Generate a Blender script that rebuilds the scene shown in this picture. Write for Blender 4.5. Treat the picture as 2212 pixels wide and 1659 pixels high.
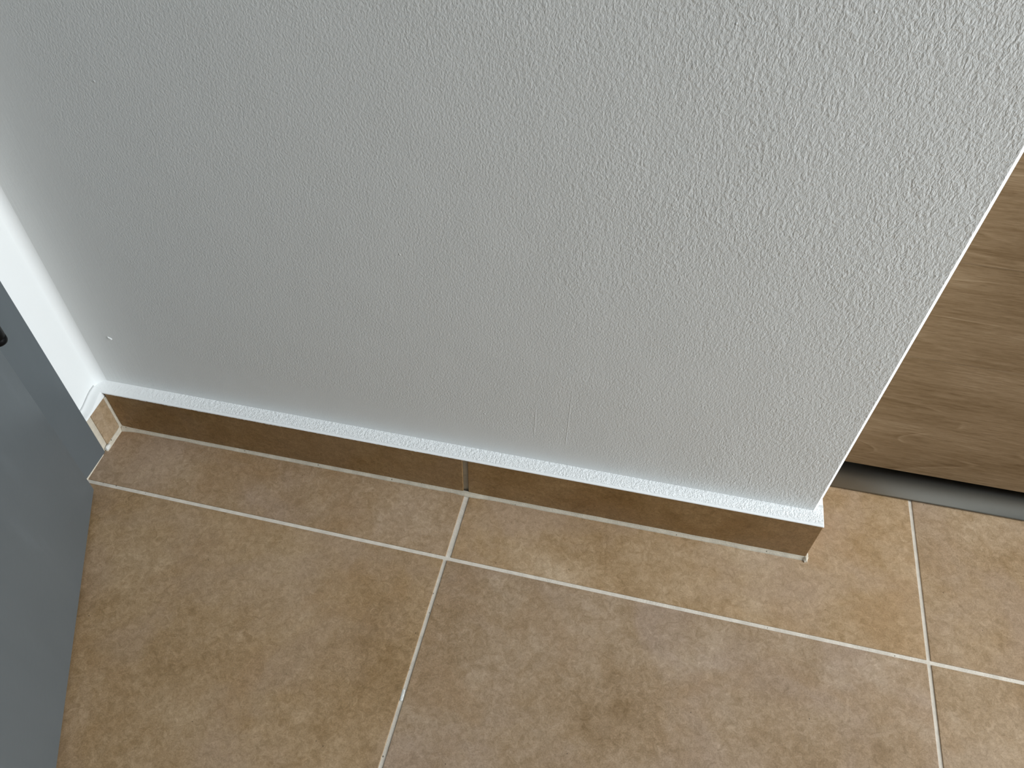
import bpy, bmesh, math, random
from mathutils import Vector, Matrix, noise

# ------------------------------------------------------------------ camera, light, exposure
S = bpy.context.scene
for o in list(bpy.data.objects):
    bpy.data.objects.remove(o)
C = S.collection

cam_d = bpy.data.cameras.new('camera')
cam_d.sensor_width = 36.0
cam_d.lens = 36.0 * 1734.36 / 2212.0
cam_d.clip_start = 0.01
cam = bpy.data.objects.new('camera', cam_d)
cam.location = (0.12632, -0.44362, 0.70832)
cam.rotation_euler = (0.71159, -0.02317, 0.20623)
C.objects.link(cam)
S.camera = cam

W = bpy.data.worlds.new('world')
S.world = W
W.use_nodes = True
W.node_tree.nodes['Background'].inputs[0].default_value = (0.72, 0.82, 1.0, 1)
W.node_tree.nodes['Background'].inputs[1].default_value = 0.6

# daylight entering through the window in the right-hand wall
WIN_X, WIN_Y0, WIN_Y1, WIN_Z0, WIN_Z1 = 2.05, -0.75, 0.40, 0.03, 2.12
ld = bpy.data.lights.new('window_daylight', 'AREA')
ld.shape = 'RECTANGLE'
ld.size = WIN_Z1 - WIN_Z0 - 0.12
ld.size_y = WIN_Y1 - WIN_Y0 - 0.12
ld.energy = 72.0
ld.color = (0.91, 0.98, 1.03)
lo = bpy.data.objects.new('window_daylight', ld)
lo.location = (WIN_X - 0.03, (WIN_Y0 + WIN_Y1) / 2, (WIN_Z0 + WIN_Z1) / 2)
lo.rotation_euler = (0, math.radians(90 - 8), 0)   # skylight comes in slanting downwards
lo.location.x -= 0.17
C.objects.link(lo)

S.view_settings.view_transform = 'Standard'
S.view_settings.look = 'None'
S.view_settings.gamma = 1.0
S.view_settings.use_curve_mapping = False
S.view_settings.exposure = 0.0

# ------------------------------------------------------------------ measured layout (metres)
TH = -0.01512            # the tile grid is a touch off parallel to the wall
PITCH = 0.455            # tile pitch
D_ROW = 0.07729          # long joint in front of the skirting
SK_H = 0.0592            # skirting height
SK_L = 0.0535            # skirting height on the short left wall
XE = 0.3469              # skirting end
XW, YW = 0.3410, 0.0154  # right end and face of the wall
XL = -0.3982             # face of the left wall
XS = -0.3880             # face of its skirting
FR_Y0, FR_Y1 = -0.0337, -0.0720   # door frame jamb
YP, YC = 0.0921, 0.1140  # kick plate, cabinet front
CEIL = 2.45
YB, YR = 0.68, -4.60     # back of the niche, wall behind the camera

# ------------------------------------------------------------------ materials
def mat(name):
    m = bpy.data.materials.new(name)
    m.use_nodes = True
    nt = m.node_tree
    return m, nt, nt.nodes['Principled BSDF']

def node(nt, kind, **kw):
    n = nt.nodes.new(kind)
    for k, v in kw.items():
        if k.startswith('i_'):
            key = k[2:]
            key = int(key) if key.isdigit() else key
            n.inputs[key].default_value = v
        else:
            setattr(n, k, v)
    return n

def ramp(nt, fac, stops, interp='LINEAR'):
    r = nt.nodes.new('ShaderNodeValToRGB')
    r.color_ramp.interpolation = interp
    el = r.color_ramp.elements
    while len(el) < len(stops):
        el.new(0.5)
    for e, (p, c) in zip(el, stops):
        e.position = p
        e.color = c if len(c) == 4 else (*c, 1)
    nt.links.new(fac, r.inputs[0])
    return r.outputs[0]

def mixc(nt, fac, a, b, mode='MIX'):
    n = nt.nodes.new('ShaderNodeMix')
    n.data_type = 'RGBA'
    n.blend_type = mode
    for sock, v in ((n.inputs[0], fac), (n.inputs[6], a), (n.inputs[7], b)):
        if isinstance(v, (int, float)):
            sock.default_value = v
        elif isinstance(v, tuple):
            sock.default_value = v if len(v) == 4 else (*v, 1)
        else:
            nt.links.new(v, sock)
    return n.outputs[2]

def math_n(nt, op, a, b=0.0, c=None, clamp=False):
    n = nt.nodes.new('ShaderNodeMath')
    n.operation = op
    n.use_clamp = clamp
    for i, v in enumerate((a, b, c)):
        if v is None:
            continue
        if isinstance(v, (int, float)):
            n.inputs[i].default_value = v
        else:
            nt.links.new(v, n.inputs[i])
    return n.outputs[0]

def noise_n(nt, vec, scale, detail=2.0, rough=0.5, dist=0.0):
    n = node(nt, 'ShaderNodeTexNoise')
    n.inputs['Scale'].default_value = scale
    n.inputs['Detail'].default_value = detail
    n.inputs['Roughness'].default_value = rough
    n.inputs['Distortion'].default_value = dist
    nt.links.new(vec, n.inputs['Vector'])
    return n.outputs['Fac']

def mapping(nt, vec, scale=(1, 1, 1), rot=(0, 0, 0), loc=None):
    n = node(nt, 'ShaderNodeMapping')
    n.inputs['Scale'].default_value = scale
    n.inputs['Rotation'].default_value = rot
    if loc is not None:
        n.inputs['Location'].default_value = loc
    nt.links.new(vec, n.inputs['Vector'])
    return n.outputs[0]

def bump(nt, b, height, dist, strength=1.0):
    n = node(nt, 'ShaderNodeBump')
    n.inputs['Strength'].default_value = strength
    n.inputs['Distance'].default_value = dist
    nt.links.new(height, n.inputs['Height'])
    nt.links.new(n.outputs[0], b.inputs['Normal'])

def smooth(nt, v, lo_, hi_):
    n = node(nt, 'ShaderNodeMapRange')
    n.interpolation_type = 'SMOOTHSTEP'
    n.inputs[1].default_value = lo_
    n.inputs[2].default_value = hi_
    nt.links.new(v, n.inputs[0])
    return n.outputs[0]

def obj_vec(nt, offset=False):
    tc = node(nt, 'ShaderNodeTexCoord')
    v = tc.outputs['Object']
    if offset:
        oi = node(nt, 'ShaderNodeObjectInfo')
        m = node(nt, 'ShaderNodeVectorMath', operation='SCALE')
        m.inputs[0].default_value = (37.1, 21.7, 11.3)
        nt.links.new(oi.outputs['Random'], m.inputs['Scale'])
        a = node(nt, 'ShaderNodeVectorMath', operation='ADD')
        nt.links.new(v, a.inputs[0])
        nt.links.new(m.outputs[0], a.inputs[1])
        return a.outputs[0], oi.outputs['Random']
    return v

def make_wall_paint():
    m, nt, b = mat('white_wall_paint')
    v = obj_vec(nt)
    sep = node(nt, 'ShaderNodeSeparateXYZ')
    nt.links.new(v, sep.inputs[0])
    x, z = sep.outputs[0], sep.outputs[2]
    # roller stipple: fine grain everywhere, leaf-like coarser relief towards the upper right
    warp = noise_n(nt, v, 7.0, 2.0)
    xr = math_n(nt, 'ADD', math_n(nt, 'ADD', x, math_n(nt, 'MULTIPLY', z, 0.35)),
                math_n(nt, 'MULTIPLY', math_n(nt, 'SUBTRACT', warp, 0.5), 0.45))
    coarse_amt = smooth(nt, xr, 0.02, 0.52)
    w1 = mapping(nt, v, (1.0, 1.0, 0.5), (0, math.radians(14), 0))
    n1 = noise_n(nt, w1, 430.0, 2.0, 0.55, 0.7)
    w3 = mapping(nt, v, (1.0, 1.0, 0.5), (0, math.radians(-32), 0))
    n3 = noise_n(nt, w3, 390.0, 2.0, 0.55, 0.7)
    pick = ramp(nt, noise_n(nt, v, 38.0, 1.0), [(0.42, (0, 0, 0)), (0.58, (1, 1, 1))])
    leaf = math_n(nt, 'ADD', math_n(nt, 'MULTIPLY', n1, pick),
                  math_n(nt, 'MULTIPLY', n3, math_n(nt, 'SUBTRACT', 1.0, pick)))
    w2 = mapping(nt, v, (1.0, 1.0, 0.7), (0, math.radians(-20), 0))
    n2 = noise_n(nt, w2, 640.0, 2.0, 0.6, 0.3)
    n4 = noise_n(nt, v, 250.0, 2.0, 0.5, 0.3)
    stip = math_n(nt, 'ADD',
                  math_n(nt, 'MULTIPLY', math_n(nt, 'ADD', math_n(nt, 'MULTIPLY', leaf, 1.5), math_n(nt, 'MULTIPLY', n4, 0.6)), coarse_amt),
                  math_n(nt, 'MULTIPLY', n2, 0.72))
    # brushed, nearly smooth band along the skirting and beside the corner
    edge = noise_n(nt, v, 22.0, 3.0)
    zz = math_n(nt, 'ADD', z, math_n(nt, 'MULTIPLY', math_n(nt, 'SUBTRACT', edge, 0.5), 0.05))
    zz = math_n(nt, 'ADD', zz, math_n(nt, 'MULTIPLY', x, 0.12))
    xx = math_n(nt, 'ADD', x, math_n(nt, 'MULTIPLY', math_n(nt, 'SUBTRACT', edge, 0.5), 0.05))
    band = math_n(nt, 'MULTIPLY', smooth(nt, zz, 0.078, 0.112), smooth(nt, xx, -0.345, -0.295))
    stip = math_n(nt, 'MULTIPLY', stip, math_n(nt, 'MULTIPLY_ADD', band, 0.80, 0.20))
    br = noise_n(nt, mapping(nt, v, (1.0, 1.0, 0.06)), 420.0, 2.0)
    inv = math_n(nt, 'SUBTRACT', 1.0, smooth(nt, xx, -0.345, -0.295))
    h = math_n(nt, 'ADD', stip, math_n(nt, 'MULTIPLY', math_n(nt, 'MULTIPLY', br, inv), 0.16))
    br2 = noise_n(nt, mapping(nt, v, (0.06, 1.0, 1.0)), 420.0, 2.0)
    inv2 = math_n(nt, 'SUBTRACT', 1.0, smooth(nt, zz, 0.078, 0.112))
    h = math_n(nt, 'ADD', h, math_n(nt, 'MULTIPLY', math_n(nt, 'MULTIPLY', br2, inv2), 0.12))
    # two thin vertical trowel ridges low on the wall
    for rx, zl, zh in ((0.0969, 0.088, 0.150), (0.066, 0.100, 0.125)):
        d_ = math_n(nt, 'ABSOLUTE', math_n(nt, 'SUBTRACT', x, rx))
        rg = math_n(nt, 'SUBTRACT', 1.0, smooth(nt, d_, 0.0, 0.0009))
        mk = math_n(nt, 'MULTIPLY', smooth(nt, z, zl, zl + 0.006), math_n(nt, 'SUBTRACT', 1.0, smooth(nt, z, zh, zh + 0.03)))
        h = math_n(nt, 'ADD', h, math_n(nt, 'MULTIPLY', math_n(nt, 'MULTIPLY', rg, mk), 0.22))
    # stray lumps of paint
    vo = node(nt, 'ShaderNodeTexVoronoi')
    vo.inputs['Scale'].default_value = 30.0
    nt.links.new(v, vo.inputs['Vector'])
    lump = math_n(nt, 'SUBTRACT', 1.0, smooth(nt, vo.outputs['Distance'], 0.0, 0.035))
    h = math_n(nt, 'ADD', h, math_n(nt, 'MULTIPLY', lump, 1.0))
    lw = noise_n(nt, v, 14.0, 2.0)
    h = math_n(nt, 'ADD', h, math_n(nt, 'MULTIPLY', lw, 1.0))
    bump(nt, b, h, 0.00085, 0.62)
    b.inputs['Base Color'].default_value = (0.80, 0.81, 0.80, 1)
    b.inputs['Roughness'].default_value = 0.75
    b.inputs['Specular IOR Level'].default_value = 0.25
    return m

def make_plain(name, col, rough=0.7, spec=0.3, metal=0.0, bs=None, bd=0.0003):
    m, nt, b = mat(name)
    b.inputs['Base Color'].default_value = (*col, 1)
    b.inputs['Roughness'].default_value = rough
    b.inputs['Specular IOR Level'].default_value = spec
    b.inputs['Metallic'].default_value = metal
    if bs:
        v = obj_vec(nt)
        bump(nt, b, noise_n(nt, v, bs, 3.0), bd, 0.6)
    return m

def make_ledge():
    m, nt, b = mat('white_ledge_paint')
    v = obj_vec(nt)
    n1 = noise_n(nt, v, 760.0, 2.0, 0.6, 0.0)
    n2 = noise_n(nt, v, 330.0, 1.0)
    sep = node(nt, 'ShaderNodeSeparateXYZ')
    nt.links.new(v, sep.inputs[0])
    # smooth bead along the front edge, stippled behind it
    keep = smooth(nt, sep.outputs[1], 0.0012, 0.0034)
    left = math_n(nt, 'MULTIPLY_ADD', smooth(nt, sep.outputs[0], -0.38, -0.22), 0.8, 0.2)
    hh = math_n(nt, 'MULTIPLY', math_n(nt, 'MULTIPLY', math_n(nt, 'ADD', n1, math_n(nt, 'MULTIPLY', n2, 0.8)), keep), left)
    bump(nt, b, hh, 0.0014, 0.75)
    b.inputs['Base Color'].default_value = (0.89, 0.90, 0.895, 1)
    b.inputs['Roughness'].default_value = 0.6
    return m

def make_tile(name='beige_ceramic_tile', tone=(1.0, 1.0, 1.0)):
    m, nt, b = mat(name)
    v, rnd = obj_vec(nt, True)
    cl = noise_n(nt, v, 7.0, 3.0, 0.55, 0.3)
    md = noise_n(nt, v, 30.0, 4.0, 0.6, 0.6)
    fb = noise_n(nt, v, 150.0, 4.0, 0.7, 0.9)
    gr = noise_n(nt, v, 900.0, 2.0, 0.6)
    f = math_n(nt, 'ADD', math_n(nt, 'MULTIPLY', cl, 0.50), math_n(nt, 'ADD', math_n(nt, 'MULTIPLY', md, 0.30), math_n(nt, 'MULTIPLY', fb, 0.20)))
    col = ramp(nt, f, [(0.34, (0.235, 0.150, 0.070)), (0.45, (0.312, 0.215, 0.120)),
                       (0.55, (0.368, 0.268, 0.168)), (0.68, (0.445, 0.345, 0.240))])
    hue = noise_n(nt, v, 11.0, 3.0, 0.55, 0.4)
    col = mixc(nt, ramp(nt, hue, [(0.45, (0, 0, 0)), (0.66, (0.6, 0.6, 0.6))]), col, (0.345, 0.255, 0.185))
    hue2 = noise_n(nt, mapping(nt, v, (1, 1, 1), (0, 0, 0), (5.3, 2.1, 0.7)), 14.0, 3.0, 0.55, 0.4)
    col = mixc(nt, ramp(nt, hue2, [(0.52, (0, 0, 0)), (0.72, (0.6, 0.6, 0.6))]), col, (0.300, 0.193, 0.098))
    col = mixc(nt, ramp(nt, fb, [(0.30, (0, 0, 0)), (0.70, (1, 1, 1))]),
               mixc(nt, 1.0, col, (0.84, 0.83, 0.80), 'MULTIPLY'), mixc(nt, 1.0, col, (1.17, 1.17, 1.19), 'MULTIPLY'))
    col = mixc(nt, ramp(nt, gr, [(0.30, (0, 0, 0)), (0.70, (1, 1, 1))]),
               mixc(nt, 1.0, col, (0.85, 0.84, 0.82), 'MULTIPLY'), mixc(nt, 1.0, col, (1.14, 1.14, 1.15), 'MULTIPLY'))
    # tiny dark and pale specks
    vo = node(nt, 'ShaderNodeTexVoronoi')
    vo.inputs['Scale'].default_value = 62.0
    nt.links.new(v, vo.inputs['Vector'])
    sp = math_n(nt, 'LESS_THAN', vo.outputs['Distance'], 0.034)
    spc = math_n(nt, 'GREATER_THAN', noise_n(nt, v, 41.0, 0.0), 0.52)
    col = mixc(nt, math_n(nt, 'MULTIPLY', math_n(nt, 'MULTIPLY', sp, spc), 0.75), col, (0.06, 0.04, 0.025))
    tint = math_n(nt, 'MULTIPLY_ADD', rnd, 0.10, 0.95)
    tv = node(nt, 'ShaderNodeCombineXYZ')
    for i in range(3):
        nt.links.new(tint, tv.inputs[i])
    col = mixc(nt, 1.0, col, tv.outputs[0], 'MULTIPLY')
    oc = node(nt, 'ShaderNodeObjectInfo')
    col = mixc(nt, 1.0, col, oc.outputs['Color'], 'MULTIPLY')
    col = mixc(nt, 1.0, col, tone, 'MULTIPLY')
    nt.links.new(col, b.inputs['Base Color'])
    b.inputs['Roughness'].default_value = 0.48
    b.inputs['Specular IOR Level'].default_value = 0.35
    bump(nt, b, math_n(nt, 'ADD', fb, md), 0.00025, 0.5)
    return m

def make_grout(name, col):
    m, nt, b = mat(name)
    v = obj_vec(nt)
    n = noise_n(nt, v, 90.0, 4.0, 0.6)
    c = ramp(nt, n, [(0.3, tuple(x * 0.86 for x in col)), (0.7, tuple(min(x * 1.10, 0.9) for x in col))])
    vo = node(nt, 'ShaderNodeTexVoronoi')
    vo.inputs['Scale'].default_value = 130.0
    nt.links.new(v, vo.inputs['Vector'])
    pit = math_n(nt, 'LESS_THAN', vo.outputs['Distance'], 0.10)
    sel = math_n(nt, 'GREATER_THAN', noise_n(nt, v, 60.0, 0.0), 0.50)
    pit = math_n(nt, 'MULTIPLY', pit, sel)
    c = mixc(nt, math_n(nt, 'MULTIPLY', pit, 0.8), c, (0.10, 0.085, 0.06))
    nt.links.new(c, b.inputs['Base Color'])
    b.inputs['Roughness'].default_value = 0.9
    b.inputs['Specular IOR Level'].default_value = 0.15
    h = math_n(nt, 'SUBTRACT', noise_n(nt, v, 700.0, 3.0, 0.6), math_n(nt, 'MULTIPLY', pit, 0.8))
    bump(nt, b, h, 0.0006, 0.6)
    return m

def make_wood():
    m, nt, b = mat('oak_decor')
    v, rnd = obj_vec(nt, True)
    # cathedral figure: rings through a slowly warped field, stretched along the board
    st = mapping(nt, v, (1.0, 1.0, 4.2), (0, math.radians(-4), 0))
    warp = noise_n(nt, st, 2.6, 1.0, 0.4, 0.2)
    rings = math_n(nt, 'FRACT', math_n(nt, 'MULTIPLY', warp, 9.0))
    ringl = ramp(nt, rings, [(0.0, (0.30, 0.30, 0.30)), (0.04, (0.85, 0.85, 0.85)), (0.10, (0.5, 0.5, 0.5)), (0.9, (0.45, 0.45, 0.45)), (1.0, (0.30, 0.30, 0.30))])
    broken = ramp(nt, noise_n(nt, mapping(nt, v, (1.0, 1.0, 5.0)), 22.0, 3.0), [(0.42, (0, 0, 0)), (0.58, (1, 1, 1))])
    broad = noise_n(nt, mapping(nt, v, (1.0, 1.0, 5.0), (0, math.radians(-2), 0)), 5.0, 3.0, 0.55, 0.3)
    streak = noise_n(nt, mapping(nt, v, (1.0, 1.0, 13.0), (0, math.radians(-1.5), 0)), 22.0, 4.0, 0.65, 0.3)
    fine = noise_n(nt, mapping(nt, v, (1.0, 1.0, 15.0)), 75.0, 4.0, 0.7, 0.2)
    rl = math_n(nt, 'ADD', math_n(nt, 'MULTIPLY', math_n(nt, 'SUBTRACT', ringl, 0.47), broken), 0.47)
    f = math_n(nt, 'ADD', math_n(nt, 'ADD', math_n(nt, 'MULTIPLY', broad, 0.30), math_n(nt, 'MULTIPLY', streak, 0.25)),
               math_n(nt, 'ADD', math_n(nt, 'MULTIPLY', fine, 0.27), math_n(nt, 'MULTIPLY', rl, 0.22)))
    col = ramp(nt, f, [(0.38, (0.116, 0.069, 0.029)), (0.46, (0.187, 0.119, 0.059)),
                       (0.54, (0.242, 0.162, 0.089)), (0.66, (0.344, 0.248, 0.150))])
    pores = noise_n(nt, mapping(nt, v, (1.0, 1.0, 22.0)), 60.0, 3.0, 0.6)
    pf = ramp(nt, pores, [(0.30, (0.6, 0.6, 0.6)), (0.43, (0, 0, 0))])
    col = mixc(nt, pf, col, mixc(nt, 1.0, col, (0.62, 0.58, 0.52), 'MULTIPLY'))
    nt.links.new(col, b.inputs['Base Color'])
    b.inputs['Roughness'].default_value = 0.55
    b.inputs['Specular IOR Level'].default_value = 0.3
    bump(nt, b, fine, 0.0003, 0.35)
    return m

def make_grey_paint():
    m, nt, b = mat('grey_door_paint')
    v = obj_vec(nt)
    n = noise_n(nt, mapping(nt, v, (1, 1, 0.25)), 16.0, 4.0, 0.6, 0.4)
    col = ramp(nt, n, [(0.35, (0.091, 0.105, 0.112)), (0.62, (0.099, 0.113, 0.120)), (0.8, (0.117, 0.134, 0.144))])
    nt.links.new(col, b.inputs['Base Color'])
    b.inputs['Roughness'].default_value = 0.42
    bump(nt, b, noise_n(nt, v, 160.0, 3.0), 0.0002, 0.4)
    return m

M = dict(
    wall=make_wall_paint(),
    room=make_plain('white_room_paint', (0.80, 0.81, 0.80), 0.8, 0.2, bs=300.0),
    leftw=make_plain('white_satin_paint', (0.80, 0.81, 0.80), 0.6, 0.3, bs=90.0, bd=0.0004),
    ledge=make_ledge(),
    tile=make_tile(),
    sktile=make_tile('brown_skirting_tile', (0.86, 0.74, 0.53)),
    grout=make_grout('floor_grout', (0.66, 0.60, 0.515)),
    wgrout=make_grout('skirting_grout', (0.58, 0.52, 0.42)),
    wood=make_wood(),
    grey=make_grey_paint(),
    black=make_plain('black_lacquer', (0.0025, 0.0025, 0.003), 0.45, 0.12),
    metal=make_plain('satin_rail_metal', (0.235, 0.232, 0.212), 0.40, 0.5, 1.0),
    dark=make_plain('dark_carcass', (0.04, 0.036, 0.03), 0.8, 0.2),
    chip=make_plain('pale_filler', (0.70, 0.69, 0.65), 0.8, 0.2, bs=500.0, bd=0.001),
    frame=make_plain('white_window_frame', (0.8, 0.8, 0.8), 0.4, 0.4),
)
gm, gnt, gb = mat('window_glass')
gb.inputs['Base Color'].default_value = (0.95, 0.98, 1, 1)
gb.inputs['Transmission Weight'].default_value = 1.0
gb.inputs['Roughness'].default_value = 0.0
gb.inputs['IOR'].default_value = 1.45
M['glass'] = gm

# ------------------------------------------------------------------ mesh helpers
def add_box(bm, x0, y0, z0, x1, y1, z1, bev=0.0, seg=2):
    vs = [bm.verts.new(p) for p in ((x0, y0, z0), (x1, y0, z0), (x1, y1, z0), (x0, y1, z0),
                                    (x0, y0, z1), (x1, y0, z1), (x1, y1, z1), (x0, y1, z1))]
    fs = [(3, 2, 1, 0), (4, 5, 6, 7), (0, 1, 5, 4), (1, 2, 6, 5), (2, 3, 7, 6), (3, 0, 4, 7)]
    faces = [bm.faces.new([vs[i] for i in f]) for f in fs]
    if bev:
        edges = list({e for f in faces for e in f.edges})
        bmesh.ops.bevel(bm, geom=edges, offset=bev, segments=seg, affect='EDGES', profile=0.5)
    return vs

def obj(name, bm, m, parent=None, smooth_=False, kind=None):
    me = bpy.data.meshes.new(name)
    bmesh.ops.recalc_face_normals(bm, faces=bm.faces)
    bm.to_mesh(me)
    bm.free()
    me.materials.append(m)
    if smooth_:
        for p in me.polygons:
            p.use_smooth = True
    o = bpy.data.objects.new(name, me)
    C.objects.link(o)
    if parent:
        o.parent = parent
    if kind:
        o['kind'] = kind
    return o

def box(name, a, b_, m, parent=None, bev=0.0, seg=2, kind=None):
    bm = bmesh.new()
    add_box(bm, *a, *b_, bev, seg)
    return obj(name, bm, m, parent, kind=kind)

def empty(name, loc=(0, 0, 0), kind=None):
    o = bpy.data.objects.new(name, None)
    o.location = loc
    C.objects.link(o)
    if kind:
        o['kind'] = kind
    return o

def tag(o, label, cat, group=None):
    o['label'] = label
    o['category'] = cat
    if group:
        o['group'] = group

def strip(name, prof, path, m, parent, amp=0.0, freq=200.0, seed=0.0, caps=True):
    """sweep a profile [(u,w)] along path points [(origin, uaxis, waxis)] with small hand-made unevenness"""
    bm = bmesh.new()
    rows = []
    for (o, u, w) in path:
        row = []
        for (a, c) in prof:
            p = Vector(o) + Vector(u) * a + Vector(w) * c
            if amp:
                q = p * freq + Vector((seed, seed * 1.7, 0))
                d = noise.noise(q) * amp
                p = p + (Vector(u) + Vector(w)).normalized() * d
            row.append(bm.verts.new(p))
        rows.append(row)
    for r0, r1 in zip(rows, rows[1:]):
        for i in range(len(prof) - 1):
            bm.faces.new((r0[i], r0[i + 1], r1[i + 1], r1[i]))
    if caps:
        bm.faces.new(rows[0])
        bm.faces.new(list(reversed(rows[-1])))
    return obj(name, bm, m, parent, smooth_=True)

# ------------------------------------------------------------------ floor
GB = -0.0009     # top of the grout in the joints
floor = box('floor', (-1.20, YR, -0.05), (WIN_X + 0.1, YB + 0.1, GB), M['grout'], kind='structure')
rot = Matrix.Rotation(TH, 4, 'Z')

def tile_box(u0, u1, v0, v1, parent=floor):
    bm = bmesh.new()
    add_box(bm, u0, v0, -0.009, u1, v1, 0.0, 0.0005, 2)
    bmesh.ops.transform(bm, matrix=Matrix.Translation((0, -D_ROW, 0)) @ rot, verts=bm.verts)
    return obj('tile', bm, M['tile'], parent)

G = 0.0018       # half a joint
random.seed(4)
TONE = {(-1, -1): (0.99, 0.94, 0.86, 1), (-1, 0): (0.97, 0.94, 0.93, 1), (0, -1): (0.94, 0.93, 0.96, 1), (0, 0): (1.06, 1.03, 0.99, 1),
        (1, 0): (0.90, 0.87, 0.83, 1), (1, -1): (0.88, 0.85, 0.81, 1)}
for i in range(-2, 5):
    for j in range(-10, 2):
        u0, u1 = i * PITCH + G, (i + 1) * PITCH - G
        v0, v1 = j * PITCH + G, (j + 1) * PITCH - G
        if j >= 0:
            v0 += 0.0003
            if i == 0:
                u0 += 0.0028
            if i == -1:
                u1 += 0.0012
        if i == -1 and j < 0:
            u0 = -0.47
        if i == -1 and j >= 0:
            u0 = -0.40
        if i == -2:
            continue
        u1 = min(u1, WIN_X - 0.002)
        v0 = max(v0, YR + D_ROW + 0.04)
        if u1 - u0 < 0.02 or v1 - v0 < 0.02:
            continue
        t_ = tile_box(u0, u1, v0, v1)
        # firing tone differs from tile to tile
        t_.color = TONE.get((i, j), (1.0, 1.0, 1.0, 1.0))

# a dab of pale filler in the joint between the two big front tiles
bm = bmesh.new()
add_box(bm, -0.0040, -0.2185, -0.001, -0.0012, -0.2085, 0.0001, 0.0006, 2)
for v_ in bm.verts:
    v_.co.x += noise.noise(v_.co * 300) * 0.0008
d = obj('filler_dab', bm, M['chip'], floor, smooth_=True)
d['label'] = 'small white dab of filler in the floor joint'

# ------------------------------------------------------------------ walls
bm = bmesh.new()
vs = add_box(bm, XL, YW, 0.0, XW, YB, CEIL)
ed = [e for e in bm.edges if all(abs(v.co.x - XW) < 1e-6 for v in e.verts) and abs(e.verts[0].co.y - e.verts[1].co.y) < 1e-6
      and abs(e.verts[0].co.y - YW) < 1e-6]
bmesh.ops.bevel(bm, geom=ed, offset=0.0034, segments=1, affect='EDGES', profile=0.5)
wall_front = obj('wall_front', bm, M['wall'], kind='structure')
wall_front.data.materials.append(M['leftw'])   # the corner bead and the end face are brushed smooth
for p in wall_front.data.polygons:
    p.material_index = 1 if p.normal.x > 0.2 else 0
    p.use_smooth = False

LEAF = 0.83
DY_END = FR_Y1 - LEAF - 0.004
bm = bmesh.new()
add_box(bm, XL - 0.10, FR_Y0, 0.0, XL, YB, CEIL)
add_box(bm, XL - 0.10, YR, 0.0, XL, DY_END - (FR_Y0 - FR_Y1), CEIL)
add_box(bm, XL - 0.10, DY_END - (FR_Y0 - FR_Y1), 2.10, XL, FR_Y0, CEIL)
wall_left = obj('wall_left', bm, M['leftw'], kind='structure')

# dried drip of paint low on the left of the wall
bm = bmesh.new()
bmesh.ops.create_icosphere(bm, subdivisions=3, radius=1.0)
for v_ in bm.verts:
    n = 1 + 0.35 * noise.noise(v_.co * 1.6)
    a_ = math.radians(35)
    lx, lz = v_.co.x * 0.0026 * n, v_.co.z * 0.0009 * n
    v_.co = Vector((-0.3592 + lx * math.cos(a_) + lz * math.sin(a_), YW + v_.co.y * 0.0011 * n, 0.1318 - lx * math.sin(a_) + lz * math.cos(a_)))
o = obj('paint_drip', bm, M['leftw'], wall_front, smooth_=True)
o['label'] = 'small dried drip of white paint'

# soft caulked inner corner
bm = bmesh.new()
RC = 0.010
rows = []
for z in (0.0580, 0.30, 0.9, CEIL - 0.001):
    rows.append([bm.verts.new((XL - 0.0002 + RC * (1 - math.sin(math.radians(a))), YW + 0.0002 - RC * (1 - math.cos(math.radians(a))), z)) for a in range(0, 91, 10)])
for r0, r1 in zip(rows, rows[1:]):
    for i in range(9):
        bm.faces.new((r0[i], r0[i + 1], r1[i + 1], r1[i]))
obj('corner_caulk', bm, M['leftw'], wall_left, smooth_=True)

box('wall_back', (XW, YB, 0.0), (WIN_X, YB + 0.1, CEIL), M['room'], kind='structure')
box('wall_rear', (XL - 0.1, YR - 0.1, 0.0), (WIN_X + 0.1, YR, CEIL), M['room'], kind='structure')
box('ceiling', (XL - 0.2, YR - 0.1, CEIL), (WIN_X + 0.1, YB + 0.1, CEIL + 0.1), M['room'], kind='structure')
box('wall_hall', (-1.30, YR, -0.05), (-1.20, YB, CEIL), M['room'], kind='structure')
bm = bmesh.new()
add_box(bm, WIN_X, YR, 0.0, WIN_X + 0.1, WIN_Y0, CEIL)
add_box(bm, WIN_X, WIN_Y1, 0.0, WIN_X + 0.1, YB + 0.1, CEIL)
add_box(bm, WIN_X, WIN_Y0, 0.0, WIN_X + 0.1, WIN_Y1, WIN_Z0)
add_box(bm, WIN_X, WIN_Y0, WIN_Z1, WIN_X + 0.1, WIN_Y1, CEIL)
obj('wall_right', bm, M['room'], kind='structure')

win = empty('window_1', (WIN_X + 0.05, (WIN_Y0 + WIN_Y1) / 2, WIN_Z0), 'structure')
def wbox(name, y0, z0, y1, z1, x0, x1, m):
    bm = bmesh.new()
    ox, oy, oz = win.location
    add_box(bm, x0 - ox, y0 - oy, z0 - oz, x1 - ox, y1 - oy, z1 - oz, 0.003 if m is not M['glass'] else 0.0)
    return obj(name, bm, m, win)
f = 0.05
bm = bmesh.new()
ox, oy, oz = win.location
for (y0, z0, y1, z1) in ((WIN_Y0, WIN_Z0, WIN_Y0 + f, WIN_Z1), (WIN_Y1 - f, WIN_Z0, WIN_Y1, WIN_Z1),
                         (WIN_Y0 + f, WIN_Z0, WIN_Y1 - f, WIN_Z0 + f), (WIN_Y0 + f, WIN_Z1 - f, WIN_Y1 - f, WIN_Z1)):
    add_box(bm, WIN_X + 0.02 - ox, y0 - oy, z0 - oz, WIN_X + 0.08 - ox, y1 - oy, z1 - oz, 0.003)
obj('window_frame', bm, M['frame'], win)
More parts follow.
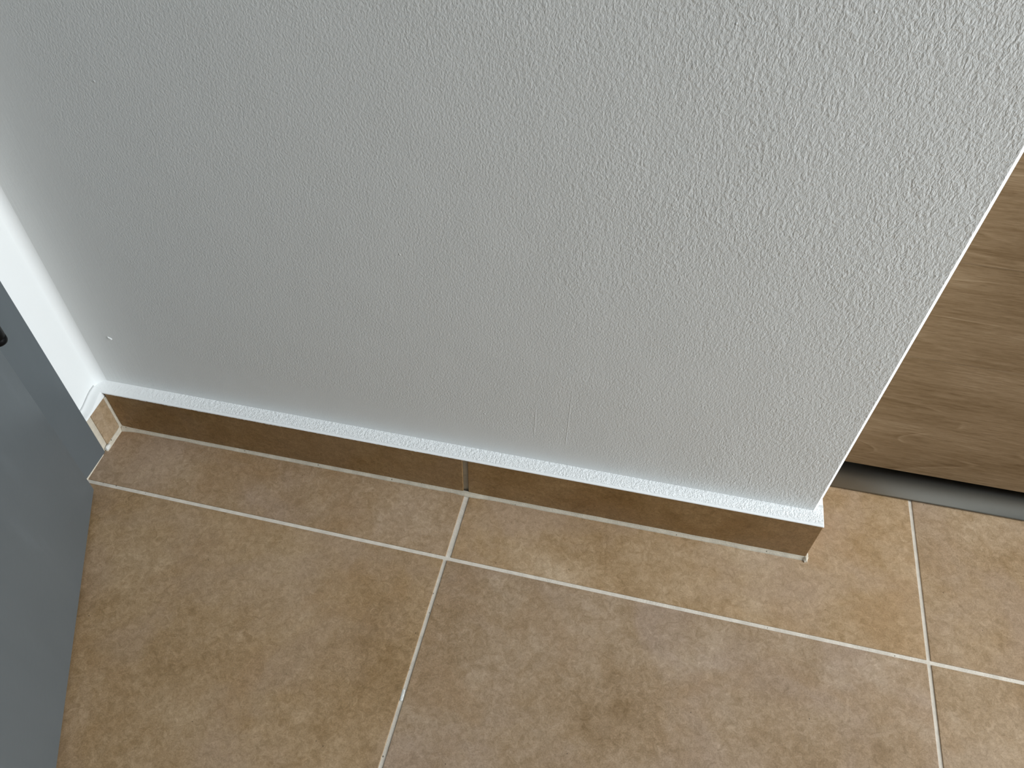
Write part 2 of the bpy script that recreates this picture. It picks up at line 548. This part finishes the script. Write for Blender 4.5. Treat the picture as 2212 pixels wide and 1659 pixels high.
wbox('pane', WIN_Y0 + f, WIN_Z0 + f, WIN_Y1 - f, WIN_Z1 - f, WIN_X + 0.046, WIN_X + 0.054, M['glass'])

# ------------------------------------------------------------------ skirting along the front wall
base = box('baseboard_front', (XS, 0.009, 0.0002), (XW + 0.001, YW - 0.0002, SK_H - 0.0012), M['wgrout'], kind='structure')
ST = 0.0085      # skirting tile thickness

def sk_tile(parent, a, b_, bev=0.0006, m=None):
    bm = bmesh.new()
    add_box(bm, *a, *b_, bev, 2)
    return obj('tile', bm, m or M['sktile'], parent)

sk_tile(base, (XS + 0.0022, 0.0, 0.0022), (-0.0014, ST, SK_H - 0.0004))
sk_tile(base, (0.0040, 0.0, 0.0022), (XE, ST, SK_H - 0.0004))

# joint filling between the two skirting tiles
strip('grout', [(-0.0020, -0.0002), (-0.0008, 0.0006), (0.0010, 0.0011), (0.0030, 0.0016), (0.0046, 0.0026)],
      [((0.0, 0.0019, z), (1, 0, 0), (0, 1, 0)) for z in [0.0002 + k * 0.001 for k in range(59)]],
      M['wgrout'], base, 0.0004, 300, caps=False)

# rounded grout fillet between skirting and floor
def fillet(name, pts, u, w, a, c, parent, amp=0.0006, seed=0.0, taper=None):
    prof0 = [(0.0, -0.001), (0.0, 1.0), (0.22, 0.55), (0.55, 0.22), (1.0, 0.0), (1.0, -0.001)]
    bm = bmesh.new()
    rows = []
    for k, p in enumerate(pts):
        s = 1.0 if taper is None else taper(k / max(1, len(pts) - 1))
        wob = 1.0 + 0.16 * noise.noise(Vector(p) * 40 + Vector((seed, 0, 0))) + 0.07 * noise.noise(Vector(p) * 230 + Vector((seed, 3, 0)))
        wob2 = 1.0 + 0.16 * noise.noise(Vector(p) * 40 + Vector((seed, 9, 0))) + 0.07 * noise.noise(Vector(p) * 260 + Vector((seed, 7, 0)))
        row = []
        for (pu, pw) in prof0:
            row.append(bm.verts.new(Vector(p) + Vector(u) * (pu * a * wob * s) + Vector(w) * ((pw * c * wob2 * s) if pw > 0 else pw)))
        rows.append(row)
    for r0, r1 in zip(rows, rows[1:]):
        for i in range(len(prof0) - 1):
            bm.faces.new((r0[i], r0[i + 1], r1[i + 1], r1[i]))
    bm.faces.new(rows[0])
    bm.faces.new(list(reversed(rows[-1])))
    return obj(name, bm, M['wgrout'], parent, smooth_=True)

N = 260
fillet('grout', [(XS + (XE + 0.002 - XS) * k / N, 0.0004, 0.0003) for k in range(N + 1)], (0, -1, 0), (0, 0, 1), 0.0030, 0.0027, base,
       taper=lambda t: 1.0 + 0.9 * math.exp(-t * 60) + 0.25 * math.exp(-((t - 0.53) * 60) ** 2) + 0.30 * t)
# return along the wall end
bm = bmesh.new()
add_box(bm, XW + 0.0008, ST + 0.0005, 0.0022, XE - 0.0002, 0.113, SK_H - 0.0006, 0.0006, 2)
obj('tile', bm, M['tile'], base)
fillet('grout', [(XE - 0.0004, 0.003 + 0.110 * k / 40, 0.0003) for k in range(41)], (1, 0, 0), (0, 0, 1), 0.0026, 0.0026, base, seed=5,
       taper=lambda t: 1.0 + 0.5 * math.exp(-t * 14))

bm = bmesh.new()
bmesh.ops.create_icosphere(bm, subdivisions=3, radius=1.0)
for v_ in bm.verts:
    n = 1 + 0.30 * noise.noise(v_.co * 1.9)
    v_.co = Vector((v_.co.x * 0.0028 * n, v_.co.y * 0.0046 * n, v_.co.z * 0.0030 * n)) + Vector((XE + 0.0002, -0.0004, 0.0002))
obj('grout', bm, M['wgrout'], base, smooth_=True)

# white painted ledge over the top of the skirting tiles: stippled, rounded lip at the front
def ledge(name, length_pts, prof, place, parent, rough=0.00022, ragged=None, m=None):
    bm = bmesh.new()
    rows = []
    for k, s in enumerate(length_pts):
        row = []
        for i, (a, c, am) in enumerate(prof):
            p = Vector(place(s, a, c))
            n = noise.noise(p * 620) * 0.7 + noise.noise(p * 300) * 0.5
            p.z += n * rough * am
            if ragged and i >= len(prof) - 4:
                p = Vector(ragged(p, s, i - len(prof)))
            row.append(bm.verts.new(p))
        rows.append(row)
    for r0, r1 in zip(rows, rows[1:]):
        for i in range(len(prof) - 1):
            bm.faces.new((r0[i], r0[i + 1], r1[i + 1], r1[i]))
    bm.faces.new(rows[0])
    bm.faces.new(list(reversed(rows[-1])))
    return obj(name, bm, m or M['ledge'], parent, smooth_=True)

HL = SK_H + 0.0011
prof = [(YW + 0.008, -0.0015, 0), (YW + 0.008, 0.0002, 0.0), (YW + 0.0003, 0.0003, 0.2), (YW - 0.0015, 0.0001, 0.9)]
for k in range(1, 11):
    prof.append((YW - 0.0015 - k * 0.00118, 0.0, 1.0 if k < 9 else 0.5))
prof = [(max(a, 0.0022) if 0 < a < 0.0022 else a, c, am) for a, c, am in prof]
prof += [(0.0012, 0.0001, 0.2), (0.0002, -0.0001, 0.1), (-0.0004, -0.0004, 0.0), (-0.0007, -0.0009, 0.0), (-0.0007, -0.0013, 0.0), (-0.0001, -0.0014, 0.0)]

def rag(p, s, i):
    # left half: paint run raggedly over the tile edge; right half: a clean bead
    t = min(1.0, max(0.0, (0.03 - s) / 0.05))
    n = noise.noise(Vector((s * 110, 2.0, 0))) * 0.6 + noise.noise(Vector((s * 420, 5.0, 0))) * 0.6
    if i in (-2, -1):
        p.z += n * 0.0011 * t + (0.0003 if s > -0.19 else -0.0002) * t
    return p
L = 1500
ledge_o = ledge('painted_ledge', [XL + (XE - XL) * k / L for k in range(L + 1)], prof,
                lambda s, a, c: (s, a, HL + c), base, ragged=rag)
ledge_o['label'] = 'white painted stippled ledge on top of skirting'
prof2 = [(XW - 0.0005, -0.0015, 0), (XW - 0.0005, 0.0002, 0.2), (XW + 0.0015, 0.0, 0.3), (XW + 0.003, 0.0, 0.3), (XW + 0.0045, 0.0, 0.3),
         (XE - 0.0008, -0.0001, 0.1), (XE + 0.0001, -0.0006, 0.0), (XE + 0.0003, -0.0014, 0.0)]
l2 = ledge('painted_ledge', [YW + 0.001 + (0.113 - YW - 0.001) * k / 100 for k in range(101)], prof2, lambda s, a, c: (a, s, HL + 0.0001 + c), base, rough=0.00008, m=M['leftw'])
l2['label'] = 'white painted ledge return on the wall end'

# ------------------------------------------------------------------ skirting on the short left wall
basel = box('baseboard_left', (XL + 0.0002, FR_Y0 + 0.0003, 0.0002), (XS - 0.0012, YW - 0.0006, SK_L - 0.0008), M['wgrout'], kind='structure')
sk_tile(basel, (XS - 0.0085, -0.0262, 0.0024), (XS, -0.0012, SK_L - 0.0003), m=M['tile'])
fillet('grout', [(XS - 0.0002, 0.002 - 0.0345 * k / 40, 0.0003) for k in range(41)], (1, 0, 0), (0, 0, 1), 0.0034, 0.0034, basel, seed=11,
       taper=lambda t: 1.0 + 0.5 * math.exp(-t * 9))
# vertical fillet in the inner corner
fillet('grout', [(XS - 0.0002, 0.0004, 0.0006 + (SK_L - 0.002) * k / 50) for k in range(51)], (1, 0, 0), (0, -1, 0), 0.0022, 0.0024, basel, seed=15,
       taper=lambda t: 1.0 + 1.1 * math.exp(-t * 14))
# grout strip between the tile and the door frame
strip('grout', [(0.0, 0.0), (0.0008, 0.0012), (0.0008, 0.0055), (0.0002, 0.0068)],
      [((XS - 0.0012, -0.0266, z), (1, 0, 0), (0, -1, 0)) for z in [0.0005 + k * 0.001 for k in range(53)]],
      M['wgrout'], basel, 0.0003, 260, seed=3, caps=False)
# lump of white filler at the foot of the strip
bm = bmesh.new()
bmesh.ops.create_icosphere(bm, subdivisions=3, radius=1.0)
for v_ in bm.verts:
    n = 1 + 0.25 * noise.noise(v_.co * 1.7)
    v_.co = Vector((v_.co.x * 0.0022 * n, v_.co.y * 0.0040 * n, v_.co.z * 0.0030 * n)) + Vector((XS + 0.001, -0.0285, 0.0018))
o = obj('filler_lump', bm, M['chip'], basel, smooth_=True)
o['label'] = 'white lump of filler at skirting foot'
# ledge over the left skirting
prof3 = [(XL, -0.001, 0), (XL, 0.0040, 0.3), (XL + 0.0015, 0.0022, 0.5), (XL + 0.004, 0.0012, 0.5), (XL + 0.0065, 0.0006, 0.4),
         (XL + 0.0088, 0.0002, 0.2), (XS + 0.0001, -0.0004, 0.1), (XS + 0.0005, -0.0012, 0.0)]
def left_ledge_z(s, c):
    # the paint runs up into the corner to meet the higher ledge of the long skirting
    if c < -0.001 and c > -0.0055:
        return SK_L - 0.0006
    t = max(0.0, min(1.0, (s + 0.026) / 0.025))
    return SK_L + 0.0006 + c + (HL - SK_L - 0.0010) * t * t * (3 - 2 * t)
l3 = ledge('painted_ledge', [0.004 + (FR_Y0 - 0.0042) * k / 80 for k in range(81)], prof3,
           lambda s, a, c: (a, s, left_ledge_z(s, c)), basel, rough=0.00005, m=M['leftw'])
l3['label'] = 'smooth white painted ledge'

# ------------------------------------------------------------------ grey door on the left
door = empty('door_1', (XS, FR_Y0, 0.0), 'structure')
def drel(bm):
    bmesh.ops.translate(bm, vec=-Vector(door.location), verts=bm.verts)
bm = bmesh.new()
add_box(bm, XL - 0.09, FR_Y1, 0.0, XS + 0.0008, FR_Y0 - 0.0002, 2.10, 0.0012, 3)
add_box(bm, XL - 0.09, DY_END - 0.0354, 0.0, XS + 0.0008, DY_END, 2.10, 0.0012, 3)
add_box(bm, XL - 0.09, DY_END, 2.062, XS + 0.0008, FR_Y1, 2.10, 0.0012, 3)
drel(bm)
obj('door_frame', bm, M['grey'], door)
# leaf: stands ajar, pivoting at its near corner
CX, CY, ZB = -0.3695, -0.0826, 0.006
dv = Vector((0.4135, -0.9105, 0)).normalized()
nv = Vector((-dv.y, dv.x, 0))
bm = bmesh.new()
add_box(bm, 0.0, -0.040, ZB, LEAF, 0.0, 2.045, 0.0011, 3)
mt = Matrix(((dv.x, nv.x, 0, CX), (dv.y, nv.y, 0, CY), (0, 0, 1, 0), (0, 0, 0, 1)))
bmesh.ops.transform(bm, matrix=mt, verts=bm.verts)
drel(bm)
obj('door_leaf', bm, M['grey'], door)
# black hinge barrel with a turned end cap
HX, HY, HZ = -0.3755, -0.0748, 0.2135
bm = bmesh.new()
ring = [(0.0, 0.0), (0.0042, 0.0), (0.0060, 0.0008), (0.0066, 0.0024), (0.0066, 0.0062), (0.0061, 0.0068), (0.0066, 0.0074),
        (0.0066, 0.0520), (0.0061, 0.0526), (0.0066, 0.0532), (0.0066, 0.0960), (0.0060, 0.0976), (0.0, 0.0984)]
rows = []
SEG = 28
for (r, z) in ring:
    if r == 0:
        rows.append([bm.verts.new((HX, HY, HZ + z))])
    else:
        rows.append([bm.verts.new((HX + r * math.cos(2 * math.pi * k / SEG), HY + r * math.sin(2 * math.pi * k / SEG), HZ + z)) for k in range(SEG)])
for r0, r1 in zip(rows, rows[1:]):
    for k in range(SEG):
        k2 = (k + 1) % SEG
        if len(r0) == 1:
            bm.faces.new((r0[0], r1[k2], r1[k]))
        elif len(r1) == 1:
            bm.faces.new((r0[k], r0[k2], r1[0]))
        else:
            bm.faces.new((r0[k], r0[k2], r1[k2], r1[k]))
drel(bm)
o = obj('hinge', bm, M['black'], door, smooth_=True)
o['label'] = 'black hinge barrel'
# crumbly grout smeared along the foot of the frame
fillet('grout', [(XS + 0.0006, FR_Y0 - 0.004 - (FR_Y0 - FR_Y1 - 0.004) * k / 40, 0.0003) for k in range(41)], (1, 0, 0), (0, 0, 1), 0.0008, 0.0017, basel,
       seed=21, taper=lambda t: 0.35 + 0.8 * t)

# ------------------------------------------------------------------ fitted wardrobe on the right
X0, X1 = 0.3515, 1.55
wr = empty('wardrobe', (X0, YP, 0.0))
tag(wr, 'oak effect wardrobe front above a satin metal floor rail, behind the wall end', 'wardrobe')
def wpart(name, a, b_, m, bev=0.0, seg=2):
    bm = bmesh.new()
    add_box(bm, *a, *b_, bev, seg)
    bmesh.ops.translate(bm, vec=-Vector(wr.location), verts=bm.verts)
    return obj(name, bm, m, wr)
wpart('carcass', (X0, YC + 0.0550, 0.0180), (X1, YB - 0.004, 2.05), M['dark'])
# bottom rail: a satin metal nosing that rises from the tiles and runs level under the door
bm = bmesh.new()
front = []
for q in range(25):
    al = math.radians(31 * (1 - q / 24))
    front.append((YP + 0.0570 * (math.sin(math.radians(31)) - math.sin(al)), 0.0022 + 0.0570 * (math.cos(al) - math.cos(math.radians(31)))))
zt = front[-1][1]
prof_k = [(YP + 0.075, 0.0006), (YP + 0.003, 0.0006), (YP + 0.0004, 0.0014)] + front + [(YP + 0.050, zt), (YP + 0.075, zt)]
ra = [bm.verts.new((X0, y, z)) for y, z in prof_k]
rb = [bm.verts.new((X1, y, z)) for y, z in prof_k]
for i in range(len(prof_k)):
    j = (i + 1) % len(prof_k)
    bm.faces.new((ra[i], ra[j], rb[j], rb[i]))
bm.faces.new(ra)
bm.faces.new(list(reversed(rb)))
bmesh.ops.translate(bm, vec=-Vector(wr.location), verts=bm.verts)
k = obj('bottom_rail', bm, M['metal'], wr)
for p in k.data.polygons:
    p.use_smooth = abs(p.normal.x) < 0.5 and p.normal.z > 0.5
k['label'] = 'satin metal bottom rail'
zs = [0.0203, 0.1840, 0.2940, 0.3870, 0.4800, 0.6320, 0.7840, 0.9360, 1.0880, 1.2400, 1.3920, 1.5440, 1.6960, 1.8480, 2.0500]
for z0, z1 in zip(zs, zs[1:]):
    wpart('plank', (X0, YC, z0), (X1, YC + 0.019, z1 - 0.0001), M['wood'], 0.0002, 1)
